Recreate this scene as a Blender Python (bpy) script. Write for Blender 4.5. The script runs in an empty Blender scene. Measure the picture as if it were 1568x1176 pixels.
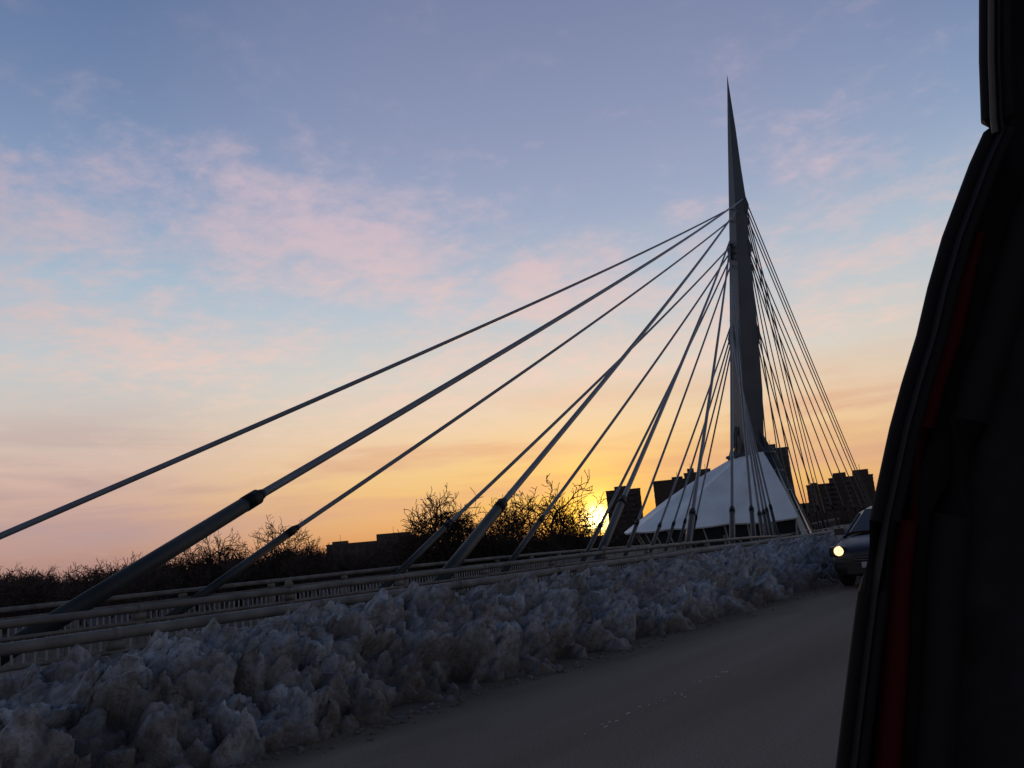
import bpy, math, random
import numpy as np
from mathutils import Vector, Matrix, noise as mn
random.seed(7); np.random.seed(7)
R=math.radians
scene=bpy.context.scene
scene.view_settings.view_transform='Standard'
try: scene.view_settings.look='None'
except: pass
scene.view_settings.exposure=0
EYE=1.45
def pol(az,d,z=0.0):
    a=R(az); return Vector((d*math.sin(a),d*math.cos(a),z))
def lin(c):
    return tuple(((v/255)/12.92 if v/255<=0.04045 else ((v/255+0.055)/1.055)**2.4) for v in c)+(1.0,)

# ------------------------------------------------------------------ materials
def mat(name,col,rough=0.6,metal=0.0,noise_scale=None,noise_amt=0.3,bump=0.0,bscale=None,spec=0.5,col2=None):
    m=bpy.data.materials.new(name); m.use_nodes=True
    nt=m.node_tree; b=nt.nodes['Principled BSDF']
    b.inputs['Roughness'].default_value=rough; b.inputs['Metallic'].default_value=metal
    b.inputs['Specular IOR Level'].default_value=spec
    c=tuple(col)+(1,)
    b.inputs['Base Color'].default_value=c
    if noise_scale:
        tc=nt.nodes.new('ShaderNodeTexCoord'); n=nt.nodes.new('ShaderNodeTexNoise')
        n.inputs['Scale'].default_value=noise_scale; n.inputs['Detail'].default_value=4
        nt.links.new(tc.outputs['Object'],n.inputs['Vector'])
        rp=nt.nodes.new('ShaderNodeValToRGB')
        rp.color_ramp.elements[0].position=0.3; rp.color_ramp.elements[1].position=0.7
        d=tuple(v*(1-noise_amt) for v in col)+(1,)
        rp.color_ramp.elements[0].color=d
        rp.color_ramp.elements[1].color=(tuple(col2)+(1,)) if col2 else tuple(min(1,v*(1+noise_amt)) for v in col)+(1,)
        nt.links.new(n.outputs['Fac'],rp.inputs['Fac']); nt.links.new(rp.outputs['Color'],b.inputs['Base Color'])
        if bump:
            n2=nt.nodes.new('ShaderNodeTexNoise'); n2.inputs['Scale'].default_value=bscale or noise_scale*4; n2.inputs['Detail'].default_value=4
            nt.links.new(tc.outputs['Object'],n2.inputs['Vector'])
            bp=nt.nodes.new('ShaderNodeBump'); bp.inputs['Strength'].default_value=bump; bp.inputs['Distance'].default_value=0.03
            nt.links.new(n2.outputs['Fac'],bp.inputs['Height']); nt.links.new(bp.outputs['Normal'],b.inputs['Normal'])
    return m

M={}
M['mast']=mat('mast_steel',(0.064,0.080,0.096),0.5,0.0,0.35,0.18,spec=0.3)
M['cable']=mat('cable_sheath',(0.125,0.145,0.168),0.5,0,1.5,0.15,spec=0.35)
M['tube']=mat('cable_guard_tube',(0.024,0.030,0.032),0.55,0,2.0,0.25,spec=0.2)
M['collar']=mat('collar_rubber',(0.007,0.008,0.009),0.6,spec=0.15)
M['rail']=mat('painted_rail',(0.135,0.130,0.120),0.6,0,3.0,0.35,spec=0.2)
M['picket']=mat('painted_picket',(0.24,0.235,0.225),0.6,0,3.0,0.2,spec=0.25)
M['conc']=mat('concrete',(0.15,0.14,0.13),0.9,0,1.5,0.3,0.4,20)
M['roofw']=mat('white_membrane',(0.72,0.80,0.82),0.5,0,0.6,0.10)
M['glass']=mat('dark_glazing',(0.02,0.025,0.03),0.2,0,spec=0.35)
M['frame']=mat('window_frame',(0.35,0.36,0.37),0.5)
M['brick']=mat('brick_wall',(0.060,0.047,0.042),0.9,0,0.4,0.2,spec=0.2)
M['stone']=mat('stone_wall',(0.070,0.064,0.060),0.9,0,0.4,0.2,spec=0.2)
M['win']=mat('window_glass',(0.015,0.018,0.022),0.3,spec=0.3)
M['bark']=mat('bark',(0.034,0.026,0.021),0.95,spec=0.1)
M['twig']=mat('far_twigs',(0.070,0.052,0.046),0.95,spec=0.1)
M['ground']=mat('frozen_ground',(0.06,0.052,0.045),0.95,0,0.02,0.5,0.0,None,0.1,(0.12,0.11,0.11))
M['carpaint']=mat('car_paint',(0.018,0.020,0.023),0.35,0.2,spec=0.5)
M['tyre']=mat('tyre',(0.015,0.015,0.015),0.9)
M['alloy']=mat('alloy',(0.2,0.2,0.21),0.4,0.8)
M['plastic']=mat('black_plastic',(0.01,0.01,0.011),0.5)
M['trim']=mat('door_rubber',(0.011,0.0105,0.012),0.75,spec=0.15)
M['trim2']=mat('door_lining',(0.019,0.017,0.0195),0.9,0,30,0.3,spec=0.1,)
M['trimg']=mat('window_channel',(0.10,0.088,0.075),0.6,spec=0.2)
M['red']=mat('red_door_paint',(0.058,0.007,0.009),0.8,spec=0.05)
hm=bpy.data.materials.new('headlight_lit'); hm.use_nodes=True
hb=hm.node_tree.nodes['Principled BSDF']; hb.inputs['Base Color'].default_value=(.8,.7,.5,1)
hb.inputs['Emission Color'].default_value=(1,0.62,0.27,1); hb.inputs['Emission Strength'].default_value=2.0
M['lamp']=hm

# ------------------------------------------------------------------ mesh builder
class MB:
    def __init__(s): s.v=[];s.f=[];s.m=[];s.mats=[]
    def mi(s,k):
        if k not in s.mats: s.mats.append(k)
        return s.mats.index(k)
    def face(s,pts,k):
        b=len(s.v); s.v.extend([tuple(p) for p in pts]); s.f.append(tuple(range(b,b+len(pts)))); s.m.append(s.mi(k))
    def box(s,c,sx,sy,sz,k,rot=0.0):
        cx,cy,cz=c; b=len(s.v); ca,sa=math.cos(rot),math.sin(rot)
        for dx,dy,dz in ((-1,-1,-1),(1,-1,-1),(1,1,-1),(-1,1,-1),(-1,-1,1),(1,-1,1),(1,1,1),(-1,1,1)):
            x=dx*sx/2;y=dy*sy/2
            s.v.append((cx+x*ca-y*sa,cy+x*sa+y*ca,cz+dz*sz/2))
        i=s.mi(k)
        for q in ((0,3,2,1),(4,5,6,7),(0,1,5,4),(1,2,6,5),(2,3,7,6),(3,0,4,7)):
            s.f.append(tuple(b+j for j in q)); s.m.append(i)
    def tube(s,path,rad,k,n=8,cap=True):
        path=[Vector(p) for p in path]
        if not hasattr(rad,'__len__'): rad=[rad]*len(path)
        i=s.mi(k); b=len(s.v); L=len(path)
        for j,p in enumerate(path):
            t=(path[min(j+1,L-1)]-path[max(j-1,0)]).normalized()
            up=Vector((0,0,1)) if abs(t.z)<0.95 else Vector((1,0,0))
            a=t.cross(up).normalized(); c=a.cross(t)
            for q in range(n):
                th=2*math.pi*q/n
                s.v.append(tuple(p+(a*math.cos(th)+c*math.sin(th))*rad[j]))
        for j in range(L-1):
            for q in range(n):
                q2=(q+1)%n
                s.f.append((b+j*n+q,b+j*n+q2,b+(j+1)*n+q2,b+(j+1)*n+q)); s.m.append(i)
        if cap:
            s.f.append(tuple(b+q for q in range(n))[::-1]); s.m.append(i)
            s.f.append(tuple(b+(L-1)*n+q for q in range(n))); s.m.append(i)
    def obj(s,name,smooth=False,parent=None,bevel=0):
        me=bpy.data.meshes.new(name); me.from_pydata(s.v,[],s.f)
        for k in s.mats: me.materials.append(M[k])
        me.polygons.foreach_set('material_index',s.m)
        if smooth: me.polygons.foreach_set('use_smooth',[True]*len(s.f))
        me.update()
        o=bpy.data.objects.new(name,me); scene.collection.objects.link(o)
        if smooth:
            try:
                bpy.context.view_layer.objects.active=o; o.select_set(True)
                bpy.ops.object.shade_auto_smooth(angle=R(40)); o.select_set(False)
            except Exception as e: pass
        if bevel:
            bm=o.modifiers.new('bev','BEVEL'); bm.width=bevel; bm.segments=2; bm.limit_method='ANGLE'
        if parent: o.parent=parent
        return o
def empty(name):
    e=bpy.data.objects.new(name,None); scene.collection.objects.link(e); return e

# ------------------------------------------------------------------ camera
az,pitch,roll=R(-36.6),R(10.7),R(5.0)
fw=Vector((math.sin(az)*math.cos(pitch),math.cos(az)*math.cos(pitch),math.sin(pitch)))
H=Vector((math.cos(az),-math.sin(az),0)); V=H.cross(fw)
right=H*math.cos(roll)-V*math.sin(roll); up=H*math.sin(roll)+V*math.cos(roll)
cd=bpy.data.cameras.new('camera'); cam=bpy.data.objects.new('camera',cd); scene.collection.objects.link(cam)
mw=Matrix((right,up,-fw)).transposed().to_4x4(); mw.translation=Vector((0,0,EYE)); cam.matrix_world=mw
cd.lens=36*1280/1568; cd.sensor_width=36; cd.clip_start=0.05; cd.clip_end=12000
scene.camera=cam

# ------------------------------------------------------------------ sky / sun
SAZ=-31.7; SEL=1.1
w=bpy.data.worlds.new('World'); scene.world=w; w.use_nodes=True
try: w.cycles.sampling_method='MANUAL'; w.cycles.sample_map_resolution=512
except Exception: pass
nt=w.node_tree; N=nt.nodes; Lk=nt.links
for n in list(N): N.remove(n)
def node(t,**k):
    n=N.new(t)
    for a,b in k.items(): setattr(n,a,b)
    return n
def math_(op,a,b=None,c=None,clamp=False):
    n=node('ShaderNodeMath',operation=op,use_clamp=clamp)
    for i,x in enumerate((a,b,c)):
        if x is None: continue
        if isinstance(x,(int,float)): n.inputs[i].default_value=x
        else: Lk.new(x,n.inputs[i])
    return n.outputs[0]
def mapr(v,a,b,c=0.0,d=1.0,smooth=True):
    n=node('ShaderNodeMapRange'); n.interpolation_type='SMOOTHSTEP' if smooth else 'LINEAR'
    Lk.new(v,n.inputs[0])
    for i,x in enumerate((a,b,c,d)): n.inputs[i+1].default_value=x
    return n.outputs[0]
def mix(f,a,b,mode='MIX'):
    n=node('ShaderNodeMix',data_type='RGBA',blend_type=mode)
    if isinstance(f,(int,float)): n.inputs[0].default_value=f
    else: Lk.new(f,n.inputs[0])
    for i,x in ((6,a),(7,b)):
        if isinstance(x,tuple): n.inputs[i].default_value=x
        else: Lk.new(x,n.inputs[i])
    return n.outputs[2]
tc=node('ShaderNodeTexCoord'); D=tc.outputs['Generated']
sep=node('ShaderNodeSeparateXYZ'); Lk.new(D,sep.inputs[0]); X,Y,Z=sep.outputs
sd=(math.sin(R(SAZ))*math.cos(R(SEL)),math.cos(R(SAZ))*math.cos(R(SEL)),math.sin(R(SEL)))
dn=node('ShaderNodeVectorMath',operation='DOT_PRODUCT'); Lk.new(D,dn.inputs[0]); dn.inputs[1].default_value=sd
dot=dn.outputs['Value']
hx=math_('SQRT',math_('ADD',math_('MULTIPLY',X,X),math_('MULTIPLY',Y,Y)))
hd=math_('DIVIDE',math_('ADD',math_('MULTIPLY',X,math.sin(R(SAZ))),math_('MULTIPLY',Y,math.cos(R(SAZ)))),math_('MAXIMUM',hx,0.001))
def ramp(stops):
    n=node('ShaderNodeValToRGB'); cr=n.color_ramp
    Lk.new(math_('MAXIMUM',Z,0.0),n.inputs[0])
    els=[(math.sin(R(e)),c) for e,c in stops]
    cr.elements[0].position=els[0][0]; cr.elements[0].color=lin(els[0][1])
    cr.elements[1].position=els[-1][0]; cr.elements[1].color=lin(els[-1][1])
    for p,c in els[1:-1]:
        e=cr.elements.new(p); e.color=lin(c)
    return n.outputs[0]
A=ramp([(0,(222,146,88)),(2.5,(242,188,112)),(5,(244,202,138)),(7.5,(240,208,168)),(11,(219,211,198)),(16,(188,198,208)),(22,(158,170,196)),(28,(140,150,182)),(35,(122,133,167)),(50,(86,99,140)),(90,(58,73,112))])
B=ramp([(0,(172,132,124)),(3.5,(203,165,150)),(6,(212,181,166)),(8.5,(210,192,180)),(13,(196,200,202)),(18,(168,188,205)),(24,(136,157,190)),(30,(113,134,171)),(38,(88,110,150)),(90,(44,59,97))])
base=mix(mapr(hd,0.84,0.998),B,A)
base=mix(mapr(dot,-0.4,0.75,0.60,1.0),(0,0,0,1),base)
den=math_('ADD',math_('MAXIMUM',Z,0.0),0.12)
cx=math_('DIVIDE',X,den); cy=math_('DIVIDE',Y,den)
cv=node('ShaderNodeCombineXYZ'); Lk.new(cx,cv.inputs[0]); Lk.new(cy,cv.inputs[1])
def noi(vec,scale,detail=8,rough=0.55,dist=0.0,off=(0,0,0),sc=(1,1,1),rot=0):
    mp=node('ShaderNodeMapping'); Lk.new(vec,mp.inputs[0]); mp.inputs['Location'].default_value=off; mp.inputs['Scale'].default_value=sc; mp.inputs['Rotation'].default_value=(0,0,rot)
    n=node('ShaderNodeTexNoise'); Lk.new(mp.outputs[0],n.inputs['Vector']); n.inputs['Scale'].default_value=scale
    n.inputs['Detail'].default_value=detail; n.inputs['Roughness'].default_value=rough; n.inputs['Distortion'].default_value=dist
    return n.outputs['Fac']
n1=noi(cv.outputs[0],5.5,6,0.62,0.2,(3.1,1.7,0)); n2=noi(cv.outputs[0],1.9,2,0.5,0,(5.3,2.2,0)); n4=noi(cv.outputs[0],19,3,0.62,0,(1,1,0))
def gauss(x0,y0,sx,sy):
    gx=math_('DIVIDE',math_('SUBTRACT',cx,x0),sx); gy=math_('DIVIDE',math_('SUBTRACT',cy,y0),sy)
    return math_('EXPONENT',math_('MULTIPLY',math_('ADD',math_('MULTIPLY',gx,gx),math_('MULTIPLY',gy,gy)),-1.0))
g=math_('MAXIMUM',gauss(-1.50,1.40,0.30,0.70),math_('MULTIPLY',gauss(-1.80,0.78,0.45,0.35),0.85))
g=math_('MAXIMUM',g,gauss(-1.26,1.98,0.34,0.42))
g=math_('MAXIMUM',g,math_('MULTIPLY',gauss(-0.52,2.08,0.34,0.12),0.55))
g=math_('MAXIMUM',g,math_('MULTIPLY',gauss(-1.6,2.5,1.8,0.7),0.72))
g=math_('MAXIMUM',g,math_('MULTIPLY',gauss(-2.3,1.3,0.6,0.7),0.72))
cm=math_('ADD',math_('ADD',math_('MULTIPLY',n1,0.72),math_('MULTIPLY',n2,0.30)),math_('ADD',math_('MULTIPLY',g,0.30),math_('MULTIPLY',n4,0.28)))
cm=mapr(cm,0.66,1.08)
cm=math_('MULTIPLY',cm,mapr(Z,0.05,0.2,0.3,1.0))
cm=math_('MULTIPLY',cm,mapr(Z,0.42,0.56,1.0,0.30))
cc=mix(mapr(Z,0.12,0.42),lin((250,212,190)),lin((210,188,198)))
cc=mix(mapr(hd,0.6,0.98,0.78,1.0),(0,0,0,1),cc)
col=mix(math_('MULTIPLY',cm,0.80),base,cc)
lv=node('ShaderNodeCombineXYZ'); Lk.new(X,lv.inputs[0]); Lk.new(Y,lv.inputs[1]); Lk.new(math_('MULTIPLY',Z,9.0),lv.inputs[2])
n3=noi(lv.outputs[0],2.6,5,0.55,0.4,(1.3,0.4,2.0))
lm=math_('MULTIPLY',mapr(n3,0.42,0.64),math_('MULTIPLY',mapr(Z,0.015,0.05),mapr(Z,0.10,0.20,1,0)))
lc=mix(mapr(hd,0.85,0.995),lin((178,152,154)),lin((226,170,134)))
col=mix(math_('MULTIPLY',lm,0.70),col,lc)
def addg(col,power,c,s):
    g=math_('MULTIPLY',math_('POWER',math_('MAXIMUM',dot,0.0),power),s)
    sc=node('ShaderNodeVectorMath',operation='SCALE'); sc.inputs[0].default_value=c; Lk.new(g,sc.inputs['Scale'])
    return mix(1.0,col,sc.outputs[0],'ADD')
col=addg(col,120,(1.0,0.42,-0.30),0.15)
col=addg(col,800,(1.0,0.52,-0.1),0.38)
col=addg(col,3000,(1.0,0.66,0.15),1.1)
col=addg(col,18000,(1.0,0.8,0.35),8.0)
bg=node('ShaderNodeBackground'); Lk.new(col,bg.inputs[0]); bg.inputs[1].default_value=1.0
sky=node('ShaderNodeTexSky'); sky.sky_type='NISHITA'; sky.sun_disc=False
sky.sun_elevation=R(SEL); sky.sun_rotation=R(SAZ)
bg2=node('ShaderNodeBackground'); Lk.new(sky.outputs[0],bg2.inputs[0]); bg2.inputs[1].default_value=0.0006
ad=node('ShaderNodeAddShader'); Lk.new(bg.outputs[0],ad.inputs[0]); Lk.new(bg2.outputs[0],ad.inputs[1])
out=node('ShaderNodeOutputWorld'); Lk.new(ad.outputs[0],out.inputs[0])
sl=bpy.data.lights.new('sun','SUN'); sl.energy=0.5; sl.angle=R(0.6); sl.color=(1,0.55,0.25)
so=bpy.data.objects.new('sun',sl); scene.collection.objects.link(so)
so.rotation_euler=Vector(sd).to_track_quat('Z','Y').to_euler()

# ------------------------------------------------------------------ ground
mb=MB(); mb.face([(-6000,-6000,-6),(6000,-6000,-6),(6000,8000,-6),(-6000,8000,-6)],'ground'); mb.obj('ground')

rm=bpy.data.materials.new('asphalt'); rm.use_nodes=True; t=rm.node_tree; bs=t.nodes['Principled BSDF']
tcn=t.nodes.new('ShaderNodeTexCoord'); sp=t.nodes.new('ShaderNodeSeparateXYZ'); t.links.new(tcn.outputs['Object'],sp.inputs[0])
def tn(scale,sc=(1,1,1),det=5):
    mp=t.nodes.new('ShaderNodeMapping'); mp.inputs['Scale'].default_value=sc; t.links.new(tcn.outputs['Object'],mp.inputs[0])
    n=t.nodes.new('ShaderNodeTexNoise'); n.inputs['Scale'].default_value=scale; n.inputs['Detail'].default_value=det; t.links.new(mp.outputs[0],n.inputs['Vector']); return n.outputs['Fac']
def tramp(f,p0,c0,p1,c1):
    r=t.nodes.new('ShaderNodeValToRGB'); r.color_ramp.elements[0].position=p0; r.color_ramp.elements[0].color=c0; r.color_ramp.elements[1].position=p1; r.color_ramp.elements[1].color=c1; t.links.new(f,r.inputs[0]); return r.outputs[0]
basec=tramp(tn(0.9,(1,0.08,1)),0.35,(0.165,0.128,0.098,1),0.65,(0.225,0.180,0.140,1))
fine=tramp(tn(60),0.3,(0.72,0.72,0.72,1),0.7,(1.22,1.22,1.22,1))
mx=t.nodes.new('ShaderNodeMix'); mx.data_type='RGBA'; mx.blend_type='MULTIPLY'; mx.inputs[0].default_value=1; t.links.new(basec,mx.inputs[6]); t.links.new(fine,mx.inputs[7])
ma=t.nodes.new('ShaderNodeMath'); ma.operation='MULTIPLY_ADD'; t.links.new(tn(1.4,(1,0.3,1)),ma.inputs[0]); ma.inputs[1].default_value=1.8; t.links.new(sp.outputs[0],ma.inputs[2])
mr=t.nodes.new('ShaderNodeMapRange'); t.links.new(ma.outputs[0],mr.inputs[0]); mr.inputs[1].default_value=-3.9; mr.inputs[2].default_value=-4.9; mr.inputs[3].default_value=0; mr.inputs[4].default_value=0.85
mx2=t.nodes.new('ShaderNodeMix'); mx2.data_type='RGBA'; t.links.new(mr.outputs[0],mx2.inputs[0]); t.links.new(mx.outputs[2],mx2.inputs[6]); mx2.inputs[7].default_value=(0.095,0.073,0.055,1)
t.links.new(mx2.outputs[2],bs.inputs['Base Color']); bs.inputs['Roughness'].default_value=0.9; bs.inputs['Specular IOR Level'].default_value=0.06
bp=t.nodes.new('ShaderNodeBump'); bp.inputs['Strength'].default_value=0.4; bp.inputs['Distance'].default_value=0.012; t.links.new(tn(45),bp.inputs['Height']); t.links.new(bp.outputs[0],bs.inputs['Normal'])
M['asphalt']=rm
mb=MB(); mb.box((2,190,-0.5),21.4,520,1.0,'asphalt'); mb.obj('road')
M['paint']=mat('worn_paint',(0.50,0.50,0.48),0.8,0,8,0.4)
mb=MB()
for i in range(520):
    y=random.uniform(5.5,75)
    ph=((y-5.5)%9.0)
    if ph>2.7: continue
    if mn.noise(Vector((y*1.3,3.7,0)))<-0.02 and y>9: continue
    x=-3.72+random.gauss(0,0.05); a=random.uniform(0.004,0.014); b=random.uniform(0.008,0.06)*random.random()
    pts=[(x+a*math.cos(q)*random.uniform(.6,1),y+(b+.008)*math.sin(q)*random.uniform(.6,1),0.004) for q in [k*math.pi/3 for k in range(6)]]
    mb.face(pts,'paint')
mb.obj('lane_marking')

# ------------------------------------------------------------------ snow bank
def snow_material(name,use_attr):
    global t,tcn
    sm=bpy.data.materials.new(name); sm.use_nodes=True; t=sm.node_tree; bs=t.nodes['Principled BSDF']
    tcn=t.nodes.new('ShaderNodeTexCoord'); sp=t.nodes.new('ShaderNodeSeparateXYZ'); t.links.new(tcn.outputs['Object'],sp.inputs[0])
    c1=tramp(tn(1.1),0.36,(0.20,0.195,0.195,1),0.66,(0.40,0.435,0.475,1))
    c2=tramp(tn(11),0.34,(0.55,0.52,0.49,1),0.58,(1.05,1.05,1.05,1))
    mx=t.nodes.new('ShaderNodeMix'); mx.data_type='RGBA'; mx.blend_type='MULTIPLY'; mx.inputs[0].default_value=1; t.links.new(c1,mx.inputs[6]); t.links.new(c2,mx.inputs[7])
    src=mx.outputs[2]
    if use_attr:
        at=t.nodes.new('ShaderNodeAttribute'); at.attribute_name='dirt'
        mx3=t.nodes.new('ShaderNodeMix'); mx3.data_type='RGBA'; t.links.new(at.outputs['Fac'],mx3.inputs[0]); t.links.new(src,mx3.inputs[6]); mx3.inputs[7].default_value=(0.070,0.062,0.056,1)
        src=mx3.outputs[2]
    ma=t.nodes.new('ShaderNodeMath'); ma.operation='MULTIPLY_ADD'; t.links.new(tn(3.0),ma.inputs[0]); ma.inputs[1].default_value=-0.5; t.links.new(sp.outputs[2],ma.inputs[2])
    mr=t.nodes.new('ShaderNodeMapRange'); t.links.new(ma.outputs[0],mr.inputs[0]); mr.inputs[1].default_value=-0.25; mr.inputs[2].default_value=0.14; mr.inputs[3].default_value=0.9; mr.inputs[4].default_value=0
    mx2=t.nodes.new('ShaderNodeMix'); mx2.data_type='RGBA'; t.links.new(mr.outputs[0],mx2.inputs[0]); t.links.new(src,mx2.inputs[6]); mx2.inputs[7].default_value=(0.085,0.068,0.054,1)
    t.links.new(mx2.outputs[2],bs.inputs['Base Color']); bs.inputs['Roughness'].default_value=0.7; bs.inputs['Specular IOR Level'].default_value=0.25
    bp=t.nodes.new('ShaderNodeBump'); bp.inputs['Strength'].default_value=1.0; bp.inputs['Distance'].default_value=0.035; t.links.new(tn(24),bp.inputs['Height']); t.links.new(bp.outputs[0],bs.inputs['Normal'])
    return sm
M['snow']=snow_material('dirty_snow',True); M['slush']=snow_material('slush',False)
ys=[1.2]
while ys[-1]<110:
    y=ys[-1]; ys.append(y+max(0.021,0.0046*y))
nx=145
xs=np.linspace(-5.35,-8.35,nx)
def sst(a,b,x):
    u=min(1,max(0,(x-a)/(b-a))); return u*u*(3-2*u)
def hsh(c,k):
    h=math.sin(c.x*127.1+c.y*311.7+c.z*74.7+k*19.3)*43758.5453; return h-math.floor(h)
def chunk(p,sc,seed,ed=0.16):
    q=p*sc+Vector((seed,seed*2.3,seed*.7)); d_,pt=mn.voronoi(q)
    c=pt[0]; r=q-c
    # every packed block has its own height and its own tilted, flat face
    h=hsh(c,0)-0.5+ (r.x*(hsh(c,1)-.5)+r.y*(hsh(c,2)-.5)+r.z*(hsh(c,3)-.5))*1.9
    e=min(1.0,(d_[1]-d_[0])/ed)
    return h*(0.35+0.65*e), e
verts=[];dirt=[]
for y in ys:
    eo=0.18*mn.noise(Vector((0,y*0.55,9)))+0.1*mn.noise(Vector((0,y*2.1,3)))
    hh=0.80+0.10*mn.noise(Vector((4,y*0.6,0)))+0.06*mn.noise(Vector((4,y*2.0,0)))-0.20*(1-sst(2.9,4.0,y))
    for x in xs:
        s=sst(0,1,(-5.65-x+eo)/1.5)
        z=-0.03+hh*(s**0.85)-0.10*sst(7.6,8.3,-x)
        env=sst(5.45,6.1,-x+eo)
        p=Vector((x,y,z*1.3))
        p+=Vector((mn.noise(p*1.7),mn.noise(p*1.7+Vector((5,5,5))),mn.noise(p*1.7+Vector((9,1,5)))))*0.12
        h1,e1=chunk(p,1.8,1.3,.12)
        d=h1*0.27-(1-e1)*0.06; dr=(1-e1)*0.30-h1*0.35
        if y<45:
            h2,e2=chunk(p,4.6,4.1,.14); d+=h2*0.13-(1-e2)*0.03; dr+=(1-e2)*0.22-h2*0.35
            if y<18:
                h3,e3=chunk(p,11.0,2.1,.2); d+=h3*0.045-(1-e3)*0.010
        nn=mn.noise(p*1.2)
        d+=0.16*nn+0.045*mn.noise(p*5)+0.025*mn.noise(p*13)+(0.012*mn.noise(p*31) if y<20 else 0)
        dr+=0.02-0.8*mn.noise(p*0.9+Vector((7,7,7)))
        d*=env
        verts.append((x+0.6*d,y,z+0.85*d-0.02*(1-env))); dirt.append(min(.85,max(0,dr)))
faces=[]
for j in range(len(ys)-1):
    for i in range(nx-1):
        a=j*nx+i; faces.append((a,a+1,a+nx+1,a+nx))
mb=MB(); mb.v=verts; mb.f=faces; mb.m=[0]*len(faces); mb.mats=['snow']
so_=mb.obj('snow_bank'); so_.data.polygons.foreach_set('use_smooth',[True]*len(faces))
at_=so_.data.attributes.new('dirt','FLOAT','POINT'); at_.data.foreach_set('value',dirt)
mb=MB()
def rock(c,r):
    b=len(mb.v); t_=(1+5**.5)/2
    for vx in [(-1,t_,0),(1,t_,0),(-1,-t_,0),(1,-t_,0),(0,-1,t_),(0,1,t_),(0,-1,-t_),(0,1,-t_),(t_,0,-1),(t_,0,1),(-t_,0,-1),(-t_,0,1)]:
        q=r*random.uniform(.35,.65); mb.v.append((c[0]+vx[0]*q,c[1]+vx[1]*q,c[2]+vx[2]*q*0.7))
    for f in [(0,11,5),(0,5,1),(0,1,7),(0,7,10),(0,10,11),(1,5,9),(5,11,4),(11,10,2),(10,7,6),(7,1,8),(3,9,4),(3,4,2),(3,2,6),(3,6,8),(3,8,9),(4,9,5),(2,4,11),(6,2,10),(8,6,7),(9,8,1)]:
        mb.f.append(tuple(b+i for i in f)); mb.m.append(0)
mb.mats=['slush']
for i in range(1500):
    y=2+50*random.random()**1.8
    x=-5.80+abs(random.gauss(0,0.18)); r=random.choice([.006,.01,.012,.02,.03])*random.uniform(.6,1.2)
    rock((x,y,r*.2),r)
mb.obj('snow_crumbs')

# ------------------------------------------------------------------ railings
def resample(pts,step):
    P=[Vector(p) for p in pts]; cum=[0]
    for a,b in zip(P,P[1:]): cum.append(cum[-1]+(b-a).length)
    n=int(cum[-1]/step)
    res=[];k=0
    for i in range(n+1):
        d=i*step
        while k<len(P)-2 and cum[k+1]<d: k+=1
        u=(d-cum[k])/max(1e-6,cum[k+1]-cum[k]); res.append(P[k].lerp(P[k+1],u))
    return res
def railing(name,path,h,top_r,post_step,picket_step,foot=0.12,knob=False,mid=True,picket_to=60):
    mb=MB()
    up=Vector((0,0,1))
    fine=resample(path,1.0)
    mb.tube([p+up*h for p in fine],top_r,'rail',12)
    mb.tube([p+up*foot for p in fine],0.03,'rail',6)
    if mid: mb.tube([p+up*(h-0.17) for p in fine],0.028,'rail',6)
    q=resample(path,post_step)
    for i,p in enumerate(q):
        d=(q[min(i+1,len(q)-1)]-q[max(0,i-1)]); rot=math.atan2(d.y,d.x)
        mb.box(p+up*(h-top_r)/2,0.12,0.05,h-top_r,'rail',rot)
        mb.box(p+up*(h-top_r-0.05),0.17,0.07,0.08,'rail',rot)
        mb.tube([p+up*h-d.normalized()*.035,p+up*h+d.normalized()*.035],top_r+0.007,'rail',12)
        if knob and i%4==0:
            mb.tube([p+up*(h+top_r*0.8),p+up*(h+top_r+0.05),p+up*(h+top_r+0.09),p+up*(h+top_r+0.12)],[0.05,0.06,0.045,0.01],'rail',8)
    for p in resample(path,picket_step):
        if p.length>picket_to: continue
        mb.box(p+up*(foot+h-0.17)/2,0.022,0.022,h-0.17-foot,'picket')
    return mb.obj(name,True)
mb=MB(); mb.box((-8.55,190,0.10),0.5,520,0.4,'conc'); mb.obj('road_parapet',bevel=0.03)
railing('road_railing',[(-8.42,-6,0.24),(-8.42,140,0.24)],0.66,0.058,2.6,0.14,0.06)

NX=[(-30,-12.0),(-20,-11.7),(5,-11.3),(12,-11.3),(18,-11.4),(24,-11.8),(30,-12.8),(36,-14.3),(42,-16.2),(48,-18.2),(54,-20.2),(60,-22),(68,-23.8),(75,-24.5),(82,-25),(89,-25.5),(96,-26),(103,-26.8),(110,-28),(120,-30),(150,-37)]
def nxf(y): 
    k=3.0
    return float(np.mean([np.interp(y+o,[a for a,b in NX],[b for a,b in NX]) for o in (-k,0,k)]))
def fxf(y): return nxf(y)-6.0-0.6*sst(20,60,y)
def dz(y): return -0.1-0.8*sst(15,70,y)+0.5*sst(75,120,y)
yy=np.arange(-30,150,2.0)
mb=MB()
for a,b in zip(yy[:-1],yy[1:]):
    p=[(nxf(a)+.5,a,dz(a)),(fxf(a)-.5,a,dz(a)),(fxf(b)-.5,b,dz(b)),(nxf(b)+.5,b,dz(b))]
    lo=[(x,y,z-0.6) for x,y,z in p]
    mb.face(p[::-1],'conc'); mb.face(lo,'conc')
    mb.face([p[0],p[3],lo[3],lo[0]],'conc'); mb.face([p[1],lo[1],lo[2],p[2]],'conc')
for y in (10,40,100,130):
    mb.box(((nxf(y)+fxf(y))/2,y,-3.6),3.2,1.2,5.2,'conc')
mb.obj('footbridge_deck')
railing('footbridge_railing',[(nxf(y)+.45,y,dz(y)) for y in yy],1.12,0.05,2.4,0.13,0.1,True)
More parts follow.
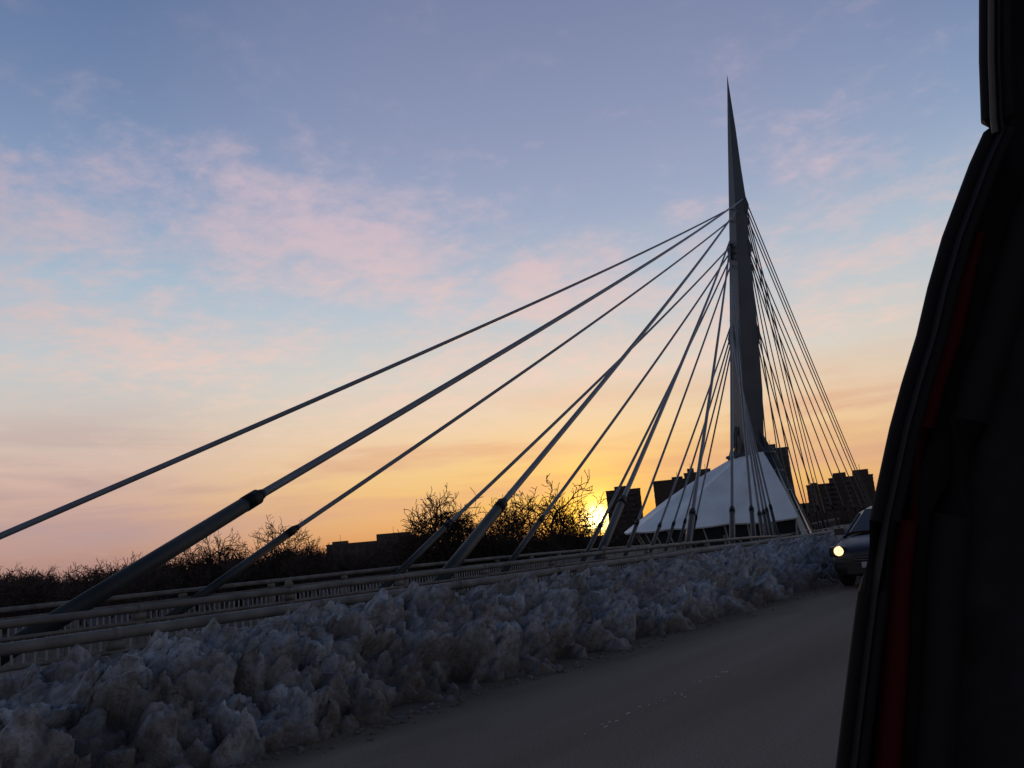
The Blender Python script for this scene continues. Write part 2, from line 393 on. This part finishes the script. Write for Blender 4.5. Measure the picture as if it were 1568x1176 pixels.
railing('footbridge_railing',[(fxf(y)-.4,y,dz(y)) for y in yy],1.12,0.05,2.4,0.13,0.1,False)

# ------------------------------------------------------------------ mast
MC=pol(-21,75); e=Vector((math.cos(R(21)),math.sin(R(21)),0)); vd=Vector((-math.sin(R(21)),math.cos(R(21)),0))
prof=[(42.4,2.40,2.42),(40.0,2.12,2.44),(36.9,1.74,2.47),(33.1,1.30,2.44),(30.0,0.94,2.47),(24.4,0.30,2.12),(18.4,-0.48,1.87),(12.6,-1.09,1.53),(8.6,-1.49,1.10),(4.0,-1.6,0.9),(-1.2,-1.6,0.7)]
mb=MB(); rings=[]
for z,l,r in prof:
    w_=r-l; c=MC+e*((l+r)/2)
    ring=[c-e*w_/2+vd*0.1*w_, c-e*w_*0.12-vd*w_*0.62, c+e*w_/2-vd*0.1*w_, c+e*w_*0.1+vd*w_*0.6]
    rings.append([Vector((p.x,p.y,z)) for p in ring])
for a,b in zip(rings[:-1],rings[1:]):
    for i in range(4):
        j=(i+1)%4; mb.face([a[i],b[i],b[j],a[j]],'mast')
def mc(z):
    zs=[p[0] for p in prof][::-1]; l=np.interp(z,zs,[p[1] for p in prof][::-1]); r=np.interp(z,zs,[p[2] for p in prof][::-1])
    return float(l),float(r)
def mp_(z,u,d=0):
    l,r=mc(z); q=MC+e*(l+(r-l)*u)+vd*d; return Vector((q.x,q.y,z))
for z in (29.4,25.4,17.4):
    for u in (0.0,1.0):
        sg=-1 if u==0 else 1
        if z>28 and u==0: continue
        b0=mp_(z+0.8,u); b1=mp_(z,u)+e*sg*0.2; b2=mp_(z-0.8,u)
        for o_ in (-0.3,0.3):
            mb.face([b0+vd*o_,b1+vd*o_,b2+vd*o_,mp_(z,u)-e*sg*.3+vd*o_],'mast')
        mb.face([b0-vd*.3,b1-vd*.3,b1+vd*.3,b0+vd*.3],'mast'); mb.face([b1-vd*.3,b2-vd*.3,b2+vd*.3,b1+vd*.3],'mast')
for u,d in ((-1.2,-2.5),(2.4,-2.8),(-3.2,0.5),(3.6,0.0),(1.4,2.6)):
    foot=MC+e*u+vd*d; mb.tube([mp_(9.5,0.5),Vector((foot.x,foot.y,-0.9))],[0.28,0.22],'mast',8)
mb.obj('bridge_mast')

# ------------------------------------------------------------------ stay cables
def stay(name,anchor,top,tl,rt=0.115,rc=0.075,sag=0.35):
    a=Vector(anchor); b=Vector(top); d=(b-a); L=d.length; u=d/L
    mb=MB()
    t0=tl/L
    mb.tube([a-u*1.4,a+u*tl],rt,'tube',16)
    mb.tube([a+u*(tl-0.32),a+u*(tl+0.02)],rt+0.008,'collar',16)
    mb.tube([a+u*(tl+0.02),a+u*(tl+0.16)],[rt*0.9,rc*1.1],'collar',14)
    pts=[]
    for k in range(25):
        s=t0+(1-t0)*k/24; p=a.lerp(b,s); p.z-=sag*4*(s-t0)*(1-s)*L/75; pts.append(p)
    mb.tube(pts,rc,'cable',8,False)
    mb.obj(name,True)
ny=[4.9,12.0,18.2,24.3,30.3,36.3,42.2,48,53.5,59]
fy=[3.9,10.9,17.2,23,29,35,41,46.5,52,57.5]
nz=[29.9,29.0,26.2,25.7,25.2,24.6,19.0,18.2,17.6,16.9]
fz=[29.5,28.4,26.0,25.5,25.0,24.3,18.8,18.0,17.4,16.7]
na={0:.86,1:.60,2:.64}; fa={0:1.14,1:.84,2:.82,3:.78}
for i,(y,z) in enumerate(zip(ny,nz)):
    stay('stay_cable',(nxf(y),y,na.get(i,dz(y)+0.62)),mp_(z,0.8 if i==0 else 0.45 if i==1 else 0.03,-0.6),4.3 if i==0 else 4.1 if i<3 else 3.2,0.125 if i<2 else 0.112)
for i,(y,z) in enumerate(zip(fy,fz)):
    stay('stay_cable',(fxf(y),y,fa.get(i,dz(y)+0.7)),mp_(z,0.05,0.2),(1.0,3.4,3.3,3.2)[i] if i<4 else 2.8,0.10,0.066)
by=[70,75,80.5,86,91.5,97,102.5,108,113,118]
bz=[16.5,17.5,18.5,24.0,24.6,25.2,26,28.4,29.2,30]
for y,z in zip(by,bz):
    stay('stay_cable',(nxf(y),y,dz(y)+0.5),mp_(z,0.98,0.1),3.0,0.10,0.055)
    stay('stay_cable',(fxf(y),y,dz(y)+0.5),mp_(z,0.9,0.4),3.0,0.10,0.055)

# ------------------------------------------------------------------ restaurant
rest=empty('tent_roofed_restaurant')
def lp(u,d,z): q=MC+e*u+vd*d; return Vector((q.x,q.y,z))
mb=MB(); nth=64; nr=16
grid=[]
for k in range(nth+1):
    th=R(-100+ 195*k/nth)
    cu=math.cos(th); su=math.sin(th)
    row=[]
    rib=abs(math.sin(k*math.pi/8))
    for j in range(nr+1):
        s=j/nr
        ru=1.9+(12.2-1.9)*s; rd=1.6+(7.6-1.6)*s
        zz=7.0-(7.0-1.25)*(s**0.97) + 0.55*math.sin(s*math.pi)*(0.75-0.5*rib)
        zz+= 0.12*(1-rib)*s*s
        row.append(lp(-ru*cu+0.5,rd*su,zz))
    grid.append(row)
for k in range(nth):
    for j in range(nr):
        mb.face([grid[k][j],grid[k][j+1],grid[k+1][j+1],grid[k+1][j]],'roofw')
o=mb.obj('roof',False,rest)
bm_=o.modifiers.new('weld','WELD'); bm_.merge_threshold=0.001
sol=o.modifiers.new('sol','SOLIDIFY'); sol.thickness=0.15; sol.offset=-1
mb=MB()
for k in range(nth):
    a=grid[k][-1]; b=grid[k+1][-1]; c0=lp(0.5,0,0); 
    ai=a.lerp(Vector((c0.x,c0.y,a.z)),0.07); bi=b.lerp(Vector((c0.x,c0.y,b.z)),0.07)
    al=a.lerp(Vector((c0.x,c0.y,a.z)),0.16); bl=b.lerp(Vector((c0.x,c0.y,b.z)),0.16); al.z=bl.z=-0.9
    ai.z+=.15; bi.z+=.15
    mb.face([ai,bi,bl,al],'glass')
    if k%3==0: mb.tube([ai-(c0-ai)*0.004,al-(c0-al)*0.004],0.07,'frame',4)
    mid1=ai.lerp(al,.5); mid2=bi.lerp(bl,.5); mb.tube([mid1,mid2],0.035,'frame',4)
mb.obj('glazed_wall',False,rest)
mb=MB()
nr2=8
angs=np.linspace(-72,95,nr2+1)
top=[lp(0.7+0.9*math.cos(R(a)),0.9*math.sin(R(a)),7.6) for a in angs]
bot=[lp(0.9+3.3*math.cos(R(a)),5.0*math.sin(R(a)),-0.9) for a in angs]
for i in range(nr2):
    mb.face([top[i],bot[i],bot[i+1],top[i+1]],'glass')
for i in range(nr2+1):
    mb.tube([top[i],bot[i]],0.08,'mast',6)
for s in (0.25,0.45,0.65,0.85):
    mb.tube([top[i].lerp(bot[i],s) for i in range(nr2+1)],0.045,'frame',5)
mb.obj('side_glazing',False,rest)
mb=MB()
for i in range(9):
    a=R(i*40); b=R(i*40+30)
    mb.tube([lp(-0.2+1.9*math.cos(a),1.6*math.sin(a),6.8),lp(-0.2+1.0*math.cos(b),0.9*math.sin(b),9.6)],0.09,'mast',5)
    mb.tube([lp(-0.2+1.9*math.cos(b),1.6*math.sin(b),6.8),lp(-0.2+1.0*math.cos(a),0.9*math.sin(a),9.6)],0.09,'mast',5)
ringp=[lp(-0.2+2.0*math.cos(R(a)),1.7*math.sin(R(a)),7.05) for a in range(0,361,20)]
mb.tube(ringp,0.13,'mast',6); 
mb.obj('lattice_collar',False,rest)
mb=MB()
pts=[lp(13*math.cos(R(a))-1,10*math.sin(R(a)),-0.92) for a in range(0,360,10)]
mb.face(pts,'conc'); lo=[p-Vector((0,0,1.2)) for p in pts]
for i in range(36): mb.face([pts[i],lo[i],lo[(i+1)%36],pts[(i+1)%36]],'conc')
for a in (0,90,180,270): mb.box(lp(6*math.cos(R(a))-1,5*math.sin(R(a)),-4),1.6,1.6,4.2,'conc')
mb.obj('plaza_deck',False,rest)

# ------------------------------------------------------------------ buildings
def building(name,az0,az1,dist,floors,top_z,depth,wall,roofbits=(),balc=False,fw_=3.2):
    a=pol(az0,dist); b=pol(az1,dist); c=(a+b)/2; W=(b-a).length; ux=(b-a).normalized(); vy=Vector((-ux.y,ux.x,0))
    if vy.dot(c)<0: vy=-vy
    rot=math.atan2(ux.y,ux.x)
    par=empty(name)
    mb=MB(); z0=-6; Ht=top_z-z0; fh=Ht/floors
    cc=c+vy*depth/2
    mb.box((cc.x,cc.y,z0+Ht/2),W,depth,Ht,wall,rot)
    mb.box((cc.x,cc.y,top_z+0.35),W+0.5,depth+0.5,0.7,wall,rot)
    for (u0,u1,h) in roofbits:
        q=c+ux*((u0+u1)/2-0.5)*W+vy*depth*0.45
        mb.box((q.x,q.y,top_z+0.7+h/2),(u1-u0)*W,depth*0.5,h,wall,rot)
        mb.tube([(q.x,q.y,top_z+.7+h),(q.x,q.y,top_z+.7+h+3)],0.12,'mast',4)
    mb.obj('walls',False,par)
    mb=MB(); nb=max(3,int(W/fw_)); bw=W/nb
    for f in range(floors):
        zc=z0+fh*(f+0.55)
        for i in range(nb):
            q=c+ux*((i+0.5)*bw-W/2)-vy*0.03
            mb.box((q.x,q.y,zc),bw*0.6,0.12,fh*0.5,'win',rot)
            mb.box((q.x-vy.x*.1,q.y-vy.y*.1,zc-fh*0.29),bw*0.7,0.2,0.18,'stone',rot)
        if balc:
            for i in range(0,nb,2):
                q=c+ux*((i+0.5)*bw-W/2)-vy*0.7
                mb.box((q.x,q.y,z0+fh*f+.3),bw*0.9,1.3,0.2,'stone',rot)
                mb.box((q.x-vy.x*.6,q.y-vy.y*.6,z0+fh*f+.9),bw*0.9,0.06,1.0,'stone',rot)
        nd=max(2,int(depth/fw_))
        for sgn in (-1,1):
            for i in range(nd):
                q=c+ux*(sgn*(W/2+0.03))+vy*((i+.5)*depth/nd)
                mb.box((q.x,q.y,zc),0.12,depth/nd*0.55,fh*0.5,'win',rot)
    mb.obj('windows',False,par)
    return par
building('low_rise_building',-49.8,-43.0,400,4,7.0,22,'stone',((0.05,0.2,1.2),(0.48,0.82,3.0)))
building('apartment_tower',-30.9,-28.6,500,10,25.8,18,'brick',((0.25,0.7,2.2),),True)
building('apartment_block',-27.7,-25.6,455,11,26.3,22,'brick',((0.6,0.95,1.5),))
building('apartment_block',-25.6,-23.4,455,12,29.0,24,'stone',((0.1,0.3,2.5),(0.5,0.8,1.5)))
building('apartment_tower',-20.6,-18.8,460,14,37.5,18,'stone',((0.2,0.6,2.5),),True)
building('apartment_block',-18.0,-16.6,455,9,16.5,25,'brick',((0.2,0.5,1.0),),True)
building('apartment_block',-16.6,-14.0,458,10,19.0,25,'brick',((0.1,0.4,2.5),(0.55,0.92,3.0)),True)
building('low_rise_building',-24.0,-18.0,380,5,6.5,20,'stone',((0.1,0.4,1.5),))

# ------------------------------------------------------------------ trees
def make_tree(seed,height,spread,depth=6,r0=0.28,stems=1,twig=0.018,asp=0.85):
    rnd=random.Random(seed); V_=[];F_=[]
    def seg(p,q,r1,r2,n):
        d=(q-p)
        if d.length<1e-5: return
        d.normalize(); up_=Vector((0,0,1)) if abs(d.z)<.9 else Vector((1,0,0))
        a=d.cross(up_).normalized(); c=a.cross(d); b=len(V_)
        for (pp,rr) in ((p,r1),(q,r2)):
            for k in range(n):
                th=2*math.pi*k/n; V_.append(tuple(pp+(a*math.cos(th)+c*math.sin(th))*rr))
        for k in range(n):
            F_.append((b+k,b+(k+1)%n,b+n+(k+1)%n,b+n+k))
    def grow(p,d,L,r,lev):
        n=6 if lev<2 else (4 if lev<3 else 3)
        steps=5 if lev<3 else (3 if lev<5 else 2)
        pts=[p]; q=p.copy(); dd=d.copy()
        for s in range(steps):
            wob=0.15+0.045*lev
            dd=(dd+Vector((rnd.gauss(0,wob),rnd.gauss(0,wob),rnd.gauss(0,wob)*0.7+0.05))).normalized()
            q=q+dd*L/steps; pts.append(q.copy())
        r2=max(twig,r*0.66)
        for s in range(steps):
            seg(pts[s],pts[s+1],r+(r2-r)*s/steps,r+(r2-r)*(s+1)/steps,n)
        if lev>=depth: return
        nc=rnd.choice([2,3,3]) if lev>0 else rnd.choice([3,4])
        for c in range(nc):
            s=rnd.uniform(0.35,1.0) if c>0 else 1.0
            k=min(steps-1,int(s*steps)); pp=pts[k].lerp(pts[k+1],s*steps-k)
            ang=R(rnd.uniform(24,60))*(0.5 if c==0 else 1)*spread
            ax=Vector((rnd.gauss(0,1),rnd.gauss(0,1),rnd.gauss(0,1))).cross(dd)
            if ax.length<1e-3: continue
            nd=(Matrix.Rotation(ang,3,ax.normalized())@dd)
            if nd.z<-0.15: nd.z*=-0.4
            grow(pp,nd.normalized(),L*rnd.uniform(0.66,0.90),r2*(0.95 if c==0 else rnd.uniform(.6,.85)),lev+1)
    for s in range(stems):
        d=Vector((rnd.gauss(0,.12+.18*(stems>1)),rnd.gauss(0,.12+.18*(stems>1)),1)).normalized()
        grow(Vector((rnd.uniform(-.3,.3)*(stems>1),rnd.uniform(-.3,.3)*(stems>1),0)),d,3.0,r0,0)
    zz_=sorted(v[2] for v in V_); zs=zz_[int(len(zz_)*0.995)]; k=height/zs
    xs_=sorted(v[0] for v in V_); ww=(xs_[int(len(xs_)*.98)]-xs_[int(len(xs_)*.02)])*k
    kx=k*(height*asp/ww)
    V_=[(a*kx,b*kx,c*k) for a,b,c in V_]
    me=bpy.data.meshes.new('bare_tree'); me.from_pydata(V_,[],F_); me.materials.append(M['bark']); me.update()
    return me,np.array(V_),F_
variants=[make_tree(s,13,sp_,6,0.36,st,0.030) for s,sp_,st in ((3,1.0,1),(11,1.0,2),(29,1.15,1),(37,0.95,2),(41,1.05,1))]
def tree(az_,d,top_t,var,wid=1.0):
    p=pol(az_,d); top=EYE+top_t*d; h=top+6; o=bpy.data.objects.new('bare_tree',variants[var][0]); scene.collection.objects.link(o)
    o.location=(p.x,p.y,-6); s=h/13; o.scale=(s*wid,s*wid,s); o.rotation_euler=(0,0,random.uniform(0,6.28))
for a in [(-41.5,125,.064,1,1.05),(-43.7,135,.050,0,.95),(-39.7,140,.044,2,.95),(-38.1,135,.047,3,.95),(-36.0,130,.056,4,1.05),(-33.7,115,.069,2,1.1),(-34.9,145,.046,3,1.0),(-37.0,150,.040,1,.95),(-42.6,150,.044,4,.95),(-32.4,140,.026,0,.5),(-40.6,130,.040,3,.85),(-45.4,170,.018,2,.9),
          (-56.3,165,.037,1,1.0),(-57.8,175,.028,3,.95),(-53.2,165,.049,4,.95),(-54.5,180,.030,2,.95),(-51.8,175,.026,3,.85),(-55.4,170,.028,0,.9),(-50.4,180,.014,1,.9),(-61.3,200,.022,2,1.1),(-60.4,195,.014,4,1.1),(-62.2,200,.014,3,1.1),(-63.3,205,.016,0,1),(-59.4,200,.014,1,1),(-64.5,210,.008,4,1.1),(-66.6,220,.016,1,1.2),(-68.2,220,.021,2,1.2),(-67.4,215,.015,4,1.2),(-65.7,225,.012,3,1.1),(-69.3,220,.016,0,1.2),(-29.5,190,.01,0,1)]:
    tree(*a)
lowv=[make_tree(s,10,1.1,5,0.2,2,0.045) for s in (51,52,53)]
VV=[];FF=[];off=0
def put(v,p,h,wd,ang):
    global off
    s=h/10; ca,sa=math.cos(ang),math.sin(ang); A_=v[1]*np.array([s*wd,s*wd,s])
    x=A_[:,0]*ca-A_[:,1]*sa+p.x; y=A_[:,0]*sa+A_[:,1]*ca+p.y; z=A_[:,2]-6
    VV.append(np.stack([x,y,z],1)); FF.append([tuple(i+off for i in f) for f in v[2]]); off+=len(x)
for v in lowv: bpy.data.meshes.remove(v[0])
rnd=random.Random(5)
for i in range(230):
    a_=rnd.uniform(-74,-12); d=rnd.uniform(150,300)
    t_=0.004+0.010*mn.noise(Vector((a_*0.35,0,0)))
    if a_<-50: t_+=0.005
    if -46<a_<-33: t_+=0.008
    if -33<a_<-30.4: t_-=0.011
    top=EYE+t_*d+rnd.uniform(-1.8,1.0)
    put(lowv[rnd.randrange(3)],pol(a_,d),max(3,top+6),1.1,rnd.uniform(0,6.28))
me=bpy.data.meshes.new('distant_treeline'); me.from_pydata(np.concatenate(VV).tolist(),[],[f for L_ in FF for f in L_]); me.materials.append(M['twig'])
o=bpy.data.objects.new('distant_treeline',me); scene.collection.objects.link(o)
mb=MB(); 
for layer,(d,hb) in enumerate(((240,4.2),(340,5.2),(620,6.8))):
    prev=None
    for a_ in np.arange(-95,10,0.12):
        h=hb+1.4*mn.noise(Vector((a_*0.5,layer,0)))+1.1*mn.noise(Vector((a_*2.5,layer,0)))+rnd.uniform(-.45,.45)
        p=pol(a_,d+4*mn.noise(Vector((a_,layer,4)))); cur=(Vector((p.x,p.y,-6.2)),Vector((p.x,p.y,-6+h)),Vector((p.x*1.03,p.y*1.03,-6.2)))
        if prev: mb.face([prev[0],cur[0],cur[1],prev[1]],'twig'); mb.face([prev[1],cur[1],cur[2],prev[2]],'twig')
        prev=cur
mb.obj('riverbank_scrub')

# ------------------------------------------------------------------ oncoming car
car=empty('oncoming_car')
CX,CY=-4.50,17.2
def loft(mb,secs,k):
    for a,b in zip(secs[:-1],secs[1:]):
        n=len(a)
        for i in range(n): 
            j=(i+1)%n; mb.face([a[i],b[i],b[j],a[j]],k)
    mb.face(secs[0],k); mb.face(secs[-1][::-1],k)
mb=MB()
def bsec(y,w,zb,zt,rnd_=0.12):
    h=w/2
    return [Vector((CX+x,CY+y,z)) for x,z in ((-h+.08,zb),(-h,zb+.14),(-h,zt-rnd_*1.6),(-h+.05,zt-rnd_*.6),(-h+.2,zt),(0,zt+.03),(h-.2,zt),(h-.05,zt-rnd_*.6),(h,zt-rnd_*1.6),(h,zb+.14),(h-.08,zb))]
secs=[bsec(0,1.45,.28,.66),bsec(.08,1.66,.22,.76),bsec(.3,1.78,.2,.86),bsec(.8,1.84,.2,.96),bsec(1.25,1.85,.2,1.0),bsec(2.0,1.86,.2,1.02),bsec(3.2,1.86,.2,1.03),bsec(4.1,1.82,.2,1.03),bsec(4.5,1.74,.25,.98),bsec(4.6,1.6,.3,.85)]
loft(mb,secs,'carpaint'); ob=mb.obj('body',False,car); 
wd=ob.modifiers.new('w','WELD'); wd.merge_threshold=.001; ss=ob.modifiers.new('s','SUBSURF'); ss.levels=2; ss.render_levels=2
mb=MB()
def csec(y,wb,wt,zt): return [Vector((CX+x,CY+y,z)) for x,z in ((-wb/2,.98),(-wt/2-.03,zt-.1),(-wt/2+.1,zt),(0,zt+.02),(wt/2-.1,zt),(wt/2+.03,zt-.1),(wb/2,.98))]
cs=[csec(1.15,1.66,1.6,1.06),csec(1.95,1.72,1.30,1.50),csec(2.4,1.74,1.28,1.56),csec(3.2,1.74,1.28,1.55),csec(3.9,1.72,1.3,1.47),csec(4.4,1.66,1.55,1.08)]
for i,(a,b) in enumerate(zip(cs[:-1],cs[1:])):
    for j in range(6):
        k='carpaint'
        if i in(0,4): k='glass' if 0<j<5 else 'carpaint'
        elif j in (0,5): k='glass'
        mb.face([a[j],b[j],b[j+1],a[j+1]],k)
ob=mb.obj('cabin',False,car); wd=ob.modifiers.new('w','WELD'); wd.merge_threshold=.001
mb=MB()
for sgn in (-1,1):
    mb.tube([cs[0][1 if sgn<0 else 5],cs[1][1 if sgn<0 else 5],cs[2][1 if sgn<0 else 5]],0.04,'carpaint',6)
    mb.box((CX+sgn*1.0,CY+1.45,1.08),.2,.12,.14,'carpaint')
    mb.box((CX+sgn*0.9,CY+1.45,1.03),.12,.05,.04,'plastic')
mb.box((CX,CY+.02,.60),.8,.06,.16,'plastic'); mb.box((CX,CY+.03,.36),1.1,.06,.16,'plastic')
for k in range(3): mb.box((CX,CY-.015,.55+.05*k),.78,.02,.012,'alloy')
mb.box((CX,CY-.02,.45),.5,.02,.11,'frame')
mb.obj('grille_and_mirrors',False,car,0.01)
mb=MB()
for sgn in (-1,1):
    for yc in (.95,3.65):
        x0=CX+sgn*.72; x1=CX+sgn*.94
        mb.tube([(x0,CY+yc,.33),(x0+sgn*.03,CY+yc,.33),(x1-sgn*.03,CY+yc,.33),(x1,CY+yc,.33)],[.28,.33,.33,.29],'tyre',24)
        mb.tube([(x1-sgn*.02,CY+yc,.33),(x1+sgn*.006,CY+yc,.33)],[.21,.19],'alloy',20)
mb.obj('wheels',True,car)
mb=MB()
for sgn in (-1,1):
    c=Vector((CX+sgn*.66,CY+.06,.73))
    mb.tube([c+Vector((0,.05,0)),c+Vector((0,-.05,0)),c+Vector((0,-.075,0))],[.095,.09,.05],'lamp',16)
mb.obj('headlights',True,car)
mb=MB()
for sgn in (-1,1):
    mb.box((CX+sgn*.70,CY+.10,.72),.32,.14,.20,'glass')
mb.obj('headlight_housings',False,car,0.03)

# ------------------------------------------------------------------ own car: window frame seen at the right
door=empty('car_window_frame')
edge=[(-2.9,.62),(-3.3,.542),(-4.0,.47),(-4.55,.401),(-4.6,.386),(-5.7,.3546),(-7.9,.282),(-9.2,.23),(-10.3,.1797),(-11.6,.13),(-12.7,.0841),(-14.7,-.0118),(-16.0,-.085),(-17.0,-.1473),(-18.8,-.2634),(-20.5,-.36)]
def dp(a_,t_,d=0.62):
    dd=d/math.cos(R(a_+12)); p=pol(a_,dd); return Vector((p.x,p.y,EYE+t_*dd))
mb=MB()
L0=[dp(a_+.5,t_,.62) for a_,t_ in edge]; L1=[dp(a_+1.2,t_,.60) for a_,t_ in edge]; L2=[dp(a_+1.8,t_,.63) for a_,t_ in edge]
R0=[dp(12,t_,.60) for a_,t_ in edge]; B0=[dp(a_+.9,t_,.72) for a_,t_ in edge]; BR=[dp(12,t_,.72) for a_,t_ in edge]
for A_,B_,k in ((B0,L0,'trim'),(L0,L1,'trim'),(L1,L2,'trim2'),(L2,R0,'trim2'),(BR,B0,'trim')):
    for i in range(len(edge)-1): mb.face([A_[i],A_[i+1],B_[i+1],B_[i]],k)
mb.obj('pillar_panel',True,door)
mb=MB()
mb.tube([dp(a_+.55,t_,.615) for a_,t_ in edge],0.0055,'trim',10)
mb.tube([dp(a_+1.5,t_,.605) for a_,t_ in edge],0.004,'trim',8)
mb.obj('weatherstrip',True,door)
mb=MB()
mb.tube([dp(a_+.75,t_,.606) for a_,t_ in edge[:5]],0.0022,'trimg',8)
mb.obj('window_channel',True,door)
mb=MB()
st=[(-3.4,.3546),(-5.7,.282),(-7.1,.23),(-8.3,.1797),(-9.7,.13),(-10.8,.0841),(-12.6,-.0118),(-13.7,-.085),(-14.4,-.1473),(-15.9,-.2634),(-17.4,-.36)]
mb.tube([dp(a_,t_,.622) for a_,t_ in st[1:]],[.003,.006,.008,.008,.008,.008,.0085,.009,.009,.009],'red',10)
mb.obj('red_painted_edge',True,door)
mb=MB()
mb.tube([dp(a_+2.6,t_,.62) for a_,t_ in st],0.012,'trim',10)
mb.obj('inner_seal',True,door)
print('done')
